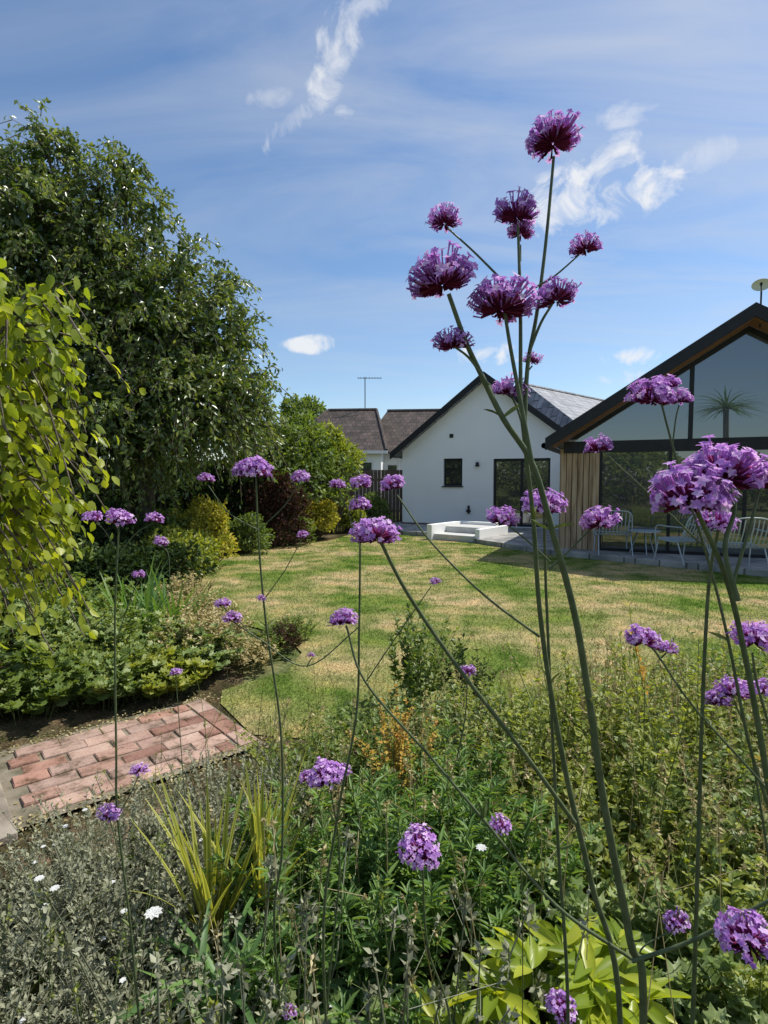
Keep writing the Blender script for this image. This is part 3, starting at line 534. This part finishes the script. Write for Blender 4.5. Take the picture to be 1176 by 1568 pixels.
def daisy(px,py,d,r):
    c=S(px,py,d);k=9;a=np.linspace(0,2*math.pi,k,endpoint=False);A=np.stack([np.cos(a),np.sin(a),.15+0*a],1);P=np.tile(c,(k,1))
    build('white_flower',[inst(P,A,np.tile(UP,(k,1)),r,r*.7,OV,0),sticks(np.array([[c[0],c[1]+.03,0]]),c[None],.0015,.001,1)],[M_white,M_stem])
for a_ in [(60,1345,1.5,.014),(84,1360,1.5,.014),(66,1388,1.45,.013),(235,1398,1.15,.020),(737,1298,1.35,.015),(190,1395,1.4,.010),(100,1265,1.8,.010),(130,1240,1.9,.010)]: daisy(*a_)
# ---------------------------------------------------------------- verbena
def head(c,w,fl=.72):
    r=w/2;n=int(np.clip(44+w*1500,44,170));u=unit((UP+rng.normal(0,.1,3))[None])[0]
    z=1-rng.random(n)*1.25;ph=rng.uniform(0,2*math.pi,n);s=np.sqrt(np.clip(1-z*z,0,1));a=unit(np.cross(u,[.3,1,.2])[None])[0];b=np.cross(u,a)
    D=a*(s*np.cos(ph))[:,None]+b*(s*np.sin(ph))[:,None]+u*(z*fl)[:,None]
    lc=unit(rng.normal(size=(6,3))+u*.6);rr=(.78+.26*np.max(np.exp(-(1-unit(D)@lc.T)*9),1))*rng.uniform(.86,1.12,n)
    c0=c-u*r*.35
    P0=c0+D*r*.12;P1=c0+D*(r*rr*.72)[:,None];P2=c0+D*(r*rr*1.0)[:,None]+u*r*.12+rng.normal(0,.035*r,(n,3))
    vz=np.clip(.45+z*.5+rng.normal(0,.2,n),0,1)
    parts=[sticks(P0,P1,r*.02,r*.048,1,3,vz),sticks(P1,P2,r*.022,r*.028,2,3,vz*.5)]
    ok=rng.random(n)<np.where(z>.1,.9,.55);Q=P2[ok];E=unit(D[ok]+u*.5+rng.normal(0,.3,(ok.sum(),3)));m=len(Q);k=5
    t1=unit(np.cross(E,rvec(m)));t2=np.cross(E,t1);ang=np.linspace(0,2*math.pi,k,endpoint=False)
    A=(t1[:,None]*np.cos(ang)[None,:,None]+t2[:,None]*np.sin(ang)[None,:,None]+E[:,None]*.3).reshape(-1,3)
    parts.append(inst(np.repeat(Q,k,0),A,np.repeat(E,k,0),r*.135*rng.uniform(.7,1.25,m*k),r*.088,OV,2,np.repeat(rng.random(m),k)))
    return parts
def stem(pts,dd,r0,r1,ground=False):
    if np.isscalar(dd): dd=[dd]*len(pts)
    else: dd=np.interp(np.linspace(0,1,len(pts)),np.linspace(0,1,len(dd)),dd)
    P=[S(p[0],p[1],d) for p,d in zip(pts,dd)]
    if ground: P=[np.array([P[0][0]+.02,P[0][1]+.05,0.])]+P
    nodes=P[1:-1];P=smoothp(P,7);out=[tube(P,np.linspace(r0,r1,len(P)),0,6)]
    if len(nodes)>3:
        q=np.array(nodes[1:-1:2]);k=len(q);A=rng.normal(size=(k,3))*[1,1,.1]+UP*1.0
        out.append(inst(np.concatenate([q,q]),np.concatenate([A,A*[-1,-1,1]]),rvec(2*k),.03,.006,OV,3))
    return out
def verb(stems,heads):
    parts=[]
    for s in stems: parts+=stem(*s)
    for (px,py,w,d) in heads:
        parts+=head(S(px,py,d),w*d/850*1.04,fl=.76)
    return build('verbena',parts,[M_vstem,M_calyx,M_petal,M_stem])
d=.68
verb([([(985,1568),(965,1440),(925,1230),(903,1075),(880,940),(845,810),(815,710),(770,640),(735,570),(712,520),(687,450)],[.74,.70,.66],.0062,.0026,True),
 ([(815,710),(798,620),(783,540),(773,480)],.67,.003,.002),
 ([(803,660),(808,560),(822,480),(836,370),(848,240)],[.68,.72],.003,.0018),
 ([(797,620),(797,480),(795,400),(793,345)],[.68,.70],.0026,.0016),
 ([(820,440),(850,422),(887,390)],[.70,.70],.0015,.001),([(810,540),(828,495),(846,465)],[.68,.68],.002,.0015),
 ([(770,430),(725,385),(686,350)],[.68,.69],.0015,.001),([(748,590),(720,550),(695,530)],[.67,.67],.0018,.0014),([(795,620),(806,575),(815,560)],.7,.0012,.001),([(797,400),(797,375)],.7,.0012,.001),([(800,650),(790,620),(781,603)],.7,.0016,.0012)],
 [(847,205,84,.72),(792,318,76,.70),(798,350,46,.72),(680,332,56,.69),(896,373,54,.70),(675,414,112,.66),(768,456,104,.67),(851,448,68,.68),(692,519,60,.67),(815,548,32,.7),(780,591,58,.7),])
verb([([(950,1568),(905,1350),(870,1200),(842,1050),(826,930),(817,800),(806,700),(797,620)],[.82,.78,.72],.005,.0026,True),
 ([(870,1568),(855,1300),(845,1100),(836,900),(833,785)],[.9,.82],.0035,.002,True),([(842,860),(810,830),(772,800)],.82,.0016,.0012),([(842,870),(870,845),(912,802)],.82,.0016,.0012),
 ([(826,975),(740,910),(660,830),(608,758)],[.8,.85],.002,.0013),([(880,1260),(800,1150),(700,1020),(625,910),(582,828)],[.78,.7],.0034,.0022),
 ([(970,1470),(850,1385),(740,1255),(660,1160),(560,1045),(530,958)],[.74,.8],.0026,.0015),([(968,1472),(1060,1440),(1176,1380),(1230,1350)],[.72,.66],.0028,.002),
 ([(560,1045),(600,985),(660,898)],.8,.0011,.0008),([(700,1160),(712,1100),(716,1040)],.8,.0012,.0009),([(980,1475),(985,1450),(1038,1420)],.75,.0012,.001)],
 [(833,767,72,.82),(768,789,52,.82),(918,793,62,.82),(600,739,44,.85),(577,812,80,.7),(527,944,50,.8),(666,889,20,.8),(716,1026,30,.8)])
verb([([(1060,1568),(1066,1400),(1075,1100),(1085,900),(1100,810)],[.8,.72],.004,.002,True),([(1230,1568),(1176,1200),(1140,1000),(1110,880),(1064,775)],[.62,.56],.0042,.0026,True),
 ([(1130,920),(1110,840),(1125,780),(1115,740)],[.56,.58],.003,.002),([(1120,900),(1150,800),(1165,740)],[.58,.6],.002,.0016),
 ([(1200,1300),(1150,1150),(1115,980),(1085,860),(1035,700),(1012,615)],[.75,.75],.0028,.0014),([(1030,680),(1035,640),(1040,620)],.75,.0012,.001),([(1075,835),(1000,762),(922,690)],[.75,.76],.0014,.001),
 ([(1200,1240),(1150,1180),(1060,1080),(1005,1000),(988,985)],[.7,.75],.002,.0013),([(1010,1010),(1020,1000)],.75,.001,.001),
 ([(1190,1400),(1150,1150),(1125,1075)],[.8,.8],.002,.0014),([(1190,1150),(1160,1050),(1152,1000)],[.7,.7],.002,.0014),([(1200,1560),(1165,1460)],[.55,.58],.002,.002,True)],
 [(1058,748,134,.56),(1112,712,122,.58),(1170,726,84,.6),(1098,793,62,.72),(1000,599,78,.75),(1040,607,44,.75),(1022,585,40,.76),(915,679,46,.76),(985,974,60,.75),(1020,990,36,.75),
  (1125,1053,60,.8),(1100,1069,42,.8),(1168,1053,48,.8),(1155,972,74,.7),(1038,1408,46,.75),(1145,1424,96,.58)])
verb([([(420,1420),(432,1300),(430,1120),(408,960),(396,830),(392,732)],[1.25,1.15],.0034,.0018,True),([(396,812),(350,785),(318,742)],1.15,.0013,.001),([(396,812),(435,775),(458,740)],1.15,.0013,.001),([(404,918),(435,875),(462,826)],1.15,.0011,.0008)],
 [(388,715,60,1.15),(372,718,34,1.15),(316,731,27,1.15),(461,729,32,1.15),(464,817,20,1.15),(400,915,17,1.15)])
verb([([(215,1568),(200,1420),(180,1250),(178,1150),(176,950),(182,803)],[1.2,1.1],.0034,.0018,True),([(177,840),(160,812),(143,798)],1.1,.0012,.001),([(177,860),(205,820),(236,800)],1.1,.0012,.001),([(180,1250),(200,1215),(212,1188)],1.15,.0012,.001),([(260,890),(258,850),(248,835)],1.2,.001,.001),([(176,990),(195,930),(212,888)],1.15,.001,.001),([(183,1310),(175,1280),(168,1255)],1.15,.0014,.001)],
 [(183,791,44,1.1),(142,790,34,1.1),(238,792,30,1.1),(247,828,26,1.2),(213,879,22,1.15),(213,1177,30,1.15),(167,1243,38,1.15)])
verb([([(495,1450),(515,1260),(545,1100),(550,960),(552,785)],[1.1,1.0],.0032,.0018,True),([(552,840),(535,790),(519,748)],1.0,.0011,.001),([(550,960),(470,1020),(400,980),(350,948)],[1.0,1.0],.0013,.001),([(380,965),(360,945),(342,930)],1.0,.001,.001),([(470,1020),(477,1008)],1,.001,.001)],
 [(552,771,38,1.0),(553,737,38,1.02),(518,741,27,1.0),(341,922,28,1.0),(355,943,32,1.0),(477,1002,13,1.0)])
verb([([(500,1568),(520,1330),(505,1200)],[1.2,1.1],.0028,.0016,True),([(690,1568),(655,1450),(646,1305)],[1.1,1.0],.0028,.0018,True),([(800,1400),(790,1310),(770,1270)],1.1,.0012,.001,True),([(870,1620),(858,1545)],.95,.002,.0015,True),([(440,1600),(442,1550)],1.1,.0014,.001,True),([(290,1300),(269,1035)],[1.7,1.7],.002,.0012,True)],
 [(497,1183,62,1.1),(520,1179,36,1.1),(470,1187,30,1.1),(644,1294,72,1.0),(766,1261,38,1.1),(858,1536,54,.95),(442,1547,24,1.1),(269,1028,20,1.7)])
# ---------------------------------------------------------------- sky
SUNAZ=math.radians(66);SUNEL=math.radians(56)
wd=bpy.data.worlds.new('World');bpy.context.scene.world=wd;wd.use_nodes=True;nt=wd.node_tree;nt.nodes.clear();L=nt.links.new
out=N(nt,'ShaderNodeOutputWorld');bg=N(nt,'ShaderNodeBackground',Strength=.15);L(bg.outputs[0],out.inputs[0])
sky=N(nt,'ShaderNodeTexSky');sky.sky_type='NISHITA';sky.sun_disc=False;sky.sun_elevation=SUNEL;sky.sun_rotation=SUNAZ;sky.ozone_density=2.0;sky.air_density=1.0;sky.dust_density=.5
tc=N(nt,'ShaderNodeTexCoord');sp=N(nt,'ShaderNodeSeparateXYZ');L(tc.outputs['Generated'],sp.inputs[0])
def M(op,a,b=None,c=None,clamp=False):
    n=nt.nodes.new('ShaderNodeMath');n.operation=op;n.use_clamp=clamp
    for i,x in enumerate((a,b,c)):
        if x is None: continue
        if isinstance(x,(int,float)): n.inputs[i].default_value=x
        else: L(x,n.inputs[i])
    return n.outputs[0]
X,Y,Z=sp.outputs
zz=M('ADD',M('MAXIMUM',Z,0),.12)
cx=M('DIVIDE',X,zz);cy=M('DIVIDE',Y,zz)
cb=N(nt,'ShaderNodeCombineXYZ');L(cx,cb.inputs[0]);L(cy,cb.inputs[1])
mp=N(nt,'ShaderNodeMapping');mp.inputs['Rotation'].default_value=(0,0,math.radians(52));mp.inputs['Scale'].default_value=(.7,1.9,1);L(cb.outputs[0],mp.inputs[0])
n1=N(nt,'ShaderNodeTexNoise',Scale=1.3,Detail=6,Roughness=.55,Distortion=1.0);L(mp.outputs[0],n1.inputs['Vector'])
cir=N(nt,'ShaderNodeMapRange',clamp=True);cir.inputs[1].default_value=.34;cir.inputs[2].default_value=.68;L(n1.outputs[0],cir.inputs[0])
ya=M('MAXIMUM',Y,.05);u=M('DIVIDE',X,ya);v=M('DIVIDE',Z,ya)
rt=N(nt,'ShaderNodeMapRange',clamp=True);rt.inputs[1].default_value=-.5;rt.inputs[2].default_value=.6;rt.inputs[3].default_value=.28;rt.inputs[4].default_value=1.0;L(u,rt.inputs[0])
vt=N(nt,'ShaderNodeMapRange',clamp=True);vt.inputs[1].default_value=.1;vt.inputs[2].default_value=.55;vt.inputs[3].default_value=.25;vt.inputs[4].default_value=1.0;L(v,vt.inputs[0])
veil=M('MULTIPLY',M('MULTIPLY',M('MULTIPLY',cir.outputs[0],rt.outputs[0]),vt.outputs[0]),.78)
n2=N(nt,'ShaderNodeTexNoise',Scale=17,Detail=6,Roughness=.62,Distortion=.6);L(tc.outputs['Generated'],n2.inputs['Vector'])
n3=N(nt,'ShaderNodeTexNoise',Scale=6,Detail=2);L(tc.outputs['Generated'],n3.inputs['Vector'])
sn=N(nt,'ShaderNodeSeparateColor');L(n3.outputs[1],sn.inputs[0])
uw=M('ADD',u,M('MULTIPLY',M('SUBTRACT',sn.outputs[0],.5),.07));vw=M('ADD',v,M('MULTIPLY',M('SUBTRACT',sn.outputs[1],.5),.07))
tot=None
for (px,py,a,b,rot,k) in [(885,305,80,42,-.3,1.0),(935,250,55,24,-.55,.9),(995,275,50,26,-.2,.95),(516,90,28,60,.35,.8),(565,12,45,18,-.6,.5),(450,190,50,16,-.45,.6),(532,188,14,12,0,.6),(482,523,36,11,0,1.1),(748,545,40,16,0,1.0),(985,546,46,13,0,1.0),(415,150,26,12,0,.3),(965,172,40,16,-.2,.5),(1080,230,50,18,-.3,.35),(960,580,36,10,0,.6)]:
    dx,dy,dz=_dir(px,py);u0,v0=dx/dy,dz/dy
    du=M('SUBTRACT',uw,u0);dv=M('SUBTRACT',vw,v0);c_,s_=math.cos(rot),math.sin(rot)
    p=M('DIVIDE',M('SUBTRACT',M('MULTIPLY',du,c_),M('MULTIPLY',dv,s_)),a/850*1.6);q=M('DIVIDE',M('ADD',M('MULTIPLY',du,s_),M('MULTIPLY',dv,c_)),b/850*1.6)
    m_=M('SUBTRACT',1,M('ADD',M('MULTIPLY',p,p),M('MULTIPLY',q,q)),clamp=True)
    val=M('ADD',M('MULTIPLY',m_,.62),M('MULTIPLY',M('SUBTRACT',n2.outputs[0],.5),3.4))
    nn=M('MULTIPLY',M('SUBTRACT',val,.20),1.5,clamp=True)
    m_=M('MULTIPLY',M('MULTIPLY',nn,M('MULTIPLY',m_,2.5,clamp=True)),k,clamp=True)
    tot=m_ if tot is None else M('MAXIMUM',tot,m_)
fr_=M('GREATER_THAN',Y,.05);tot=M('MULTIPLY',M('MULTIPLY',tot,fr_),.9)
hs=N(nt,'ShaderNodeHueSaturation');hs.inputs['Saturation'].default_value=1.12;hs.inputs['Value'].default_value=1.0;L(sky.outputs[0],hs.inputs['Color'])
mx1=N(nt,'ShaderNodeMix',data_type='RGBA');L(veil,mx1.inputs[0]);L(hs.outputs[0],mx1.inputs[6]);mx1.inputs[7].default_value=(4.3,4.6,5.1,1)
mx2=N(nt,'ShaderNodeMix',data_type='RGBA');L(tot,mx2.inputs[0]);L(mx1.outputs[2],mx2.inputs[6]);mx2.inputs[7].default_value=(5.9,6.0,6.2,1);L(mx2.outputs[2],bg.inputs[0])
sd=bpy.data.lights.new('sun','SUN');sd.energy=5.0;sd.angle=math.radians(.5);sd.color=(1,.96,.88);so=bpy.data.objects.new('sun',sd);bpy.context.scene.collection.objects.link(so)
dv_=Vector((math.sin(SUNAZ)*math.cos(SUNEL),math.cos(SUNAZ)*math.cos(SUNEL),math.sin(SUNEL)));so.rotation_euler=dv_.to_track_quat('Z','Y').to_euler()
cd=bpy.data.cameras.new('camera');cd.sensor_fit='VERTICAL';cd.sensor_height=36;cd.lens=36*850/1568;cd.clip_start=.02;cd.clip_end=2000
co=bpy.data.objects.new('camera',cd);bpy.context.scene.collection.objects.link(co);co.location=(0,0,CAMH);co.rotation_euler=(math.pi/2-PIT,0,0);bpy.context.scene.camera=co
sc_=bpy.context.scene;sc_.view_settings.view_transform='Standard';sc_.view_settings.look='None';sc_.view_settings.exposure=0
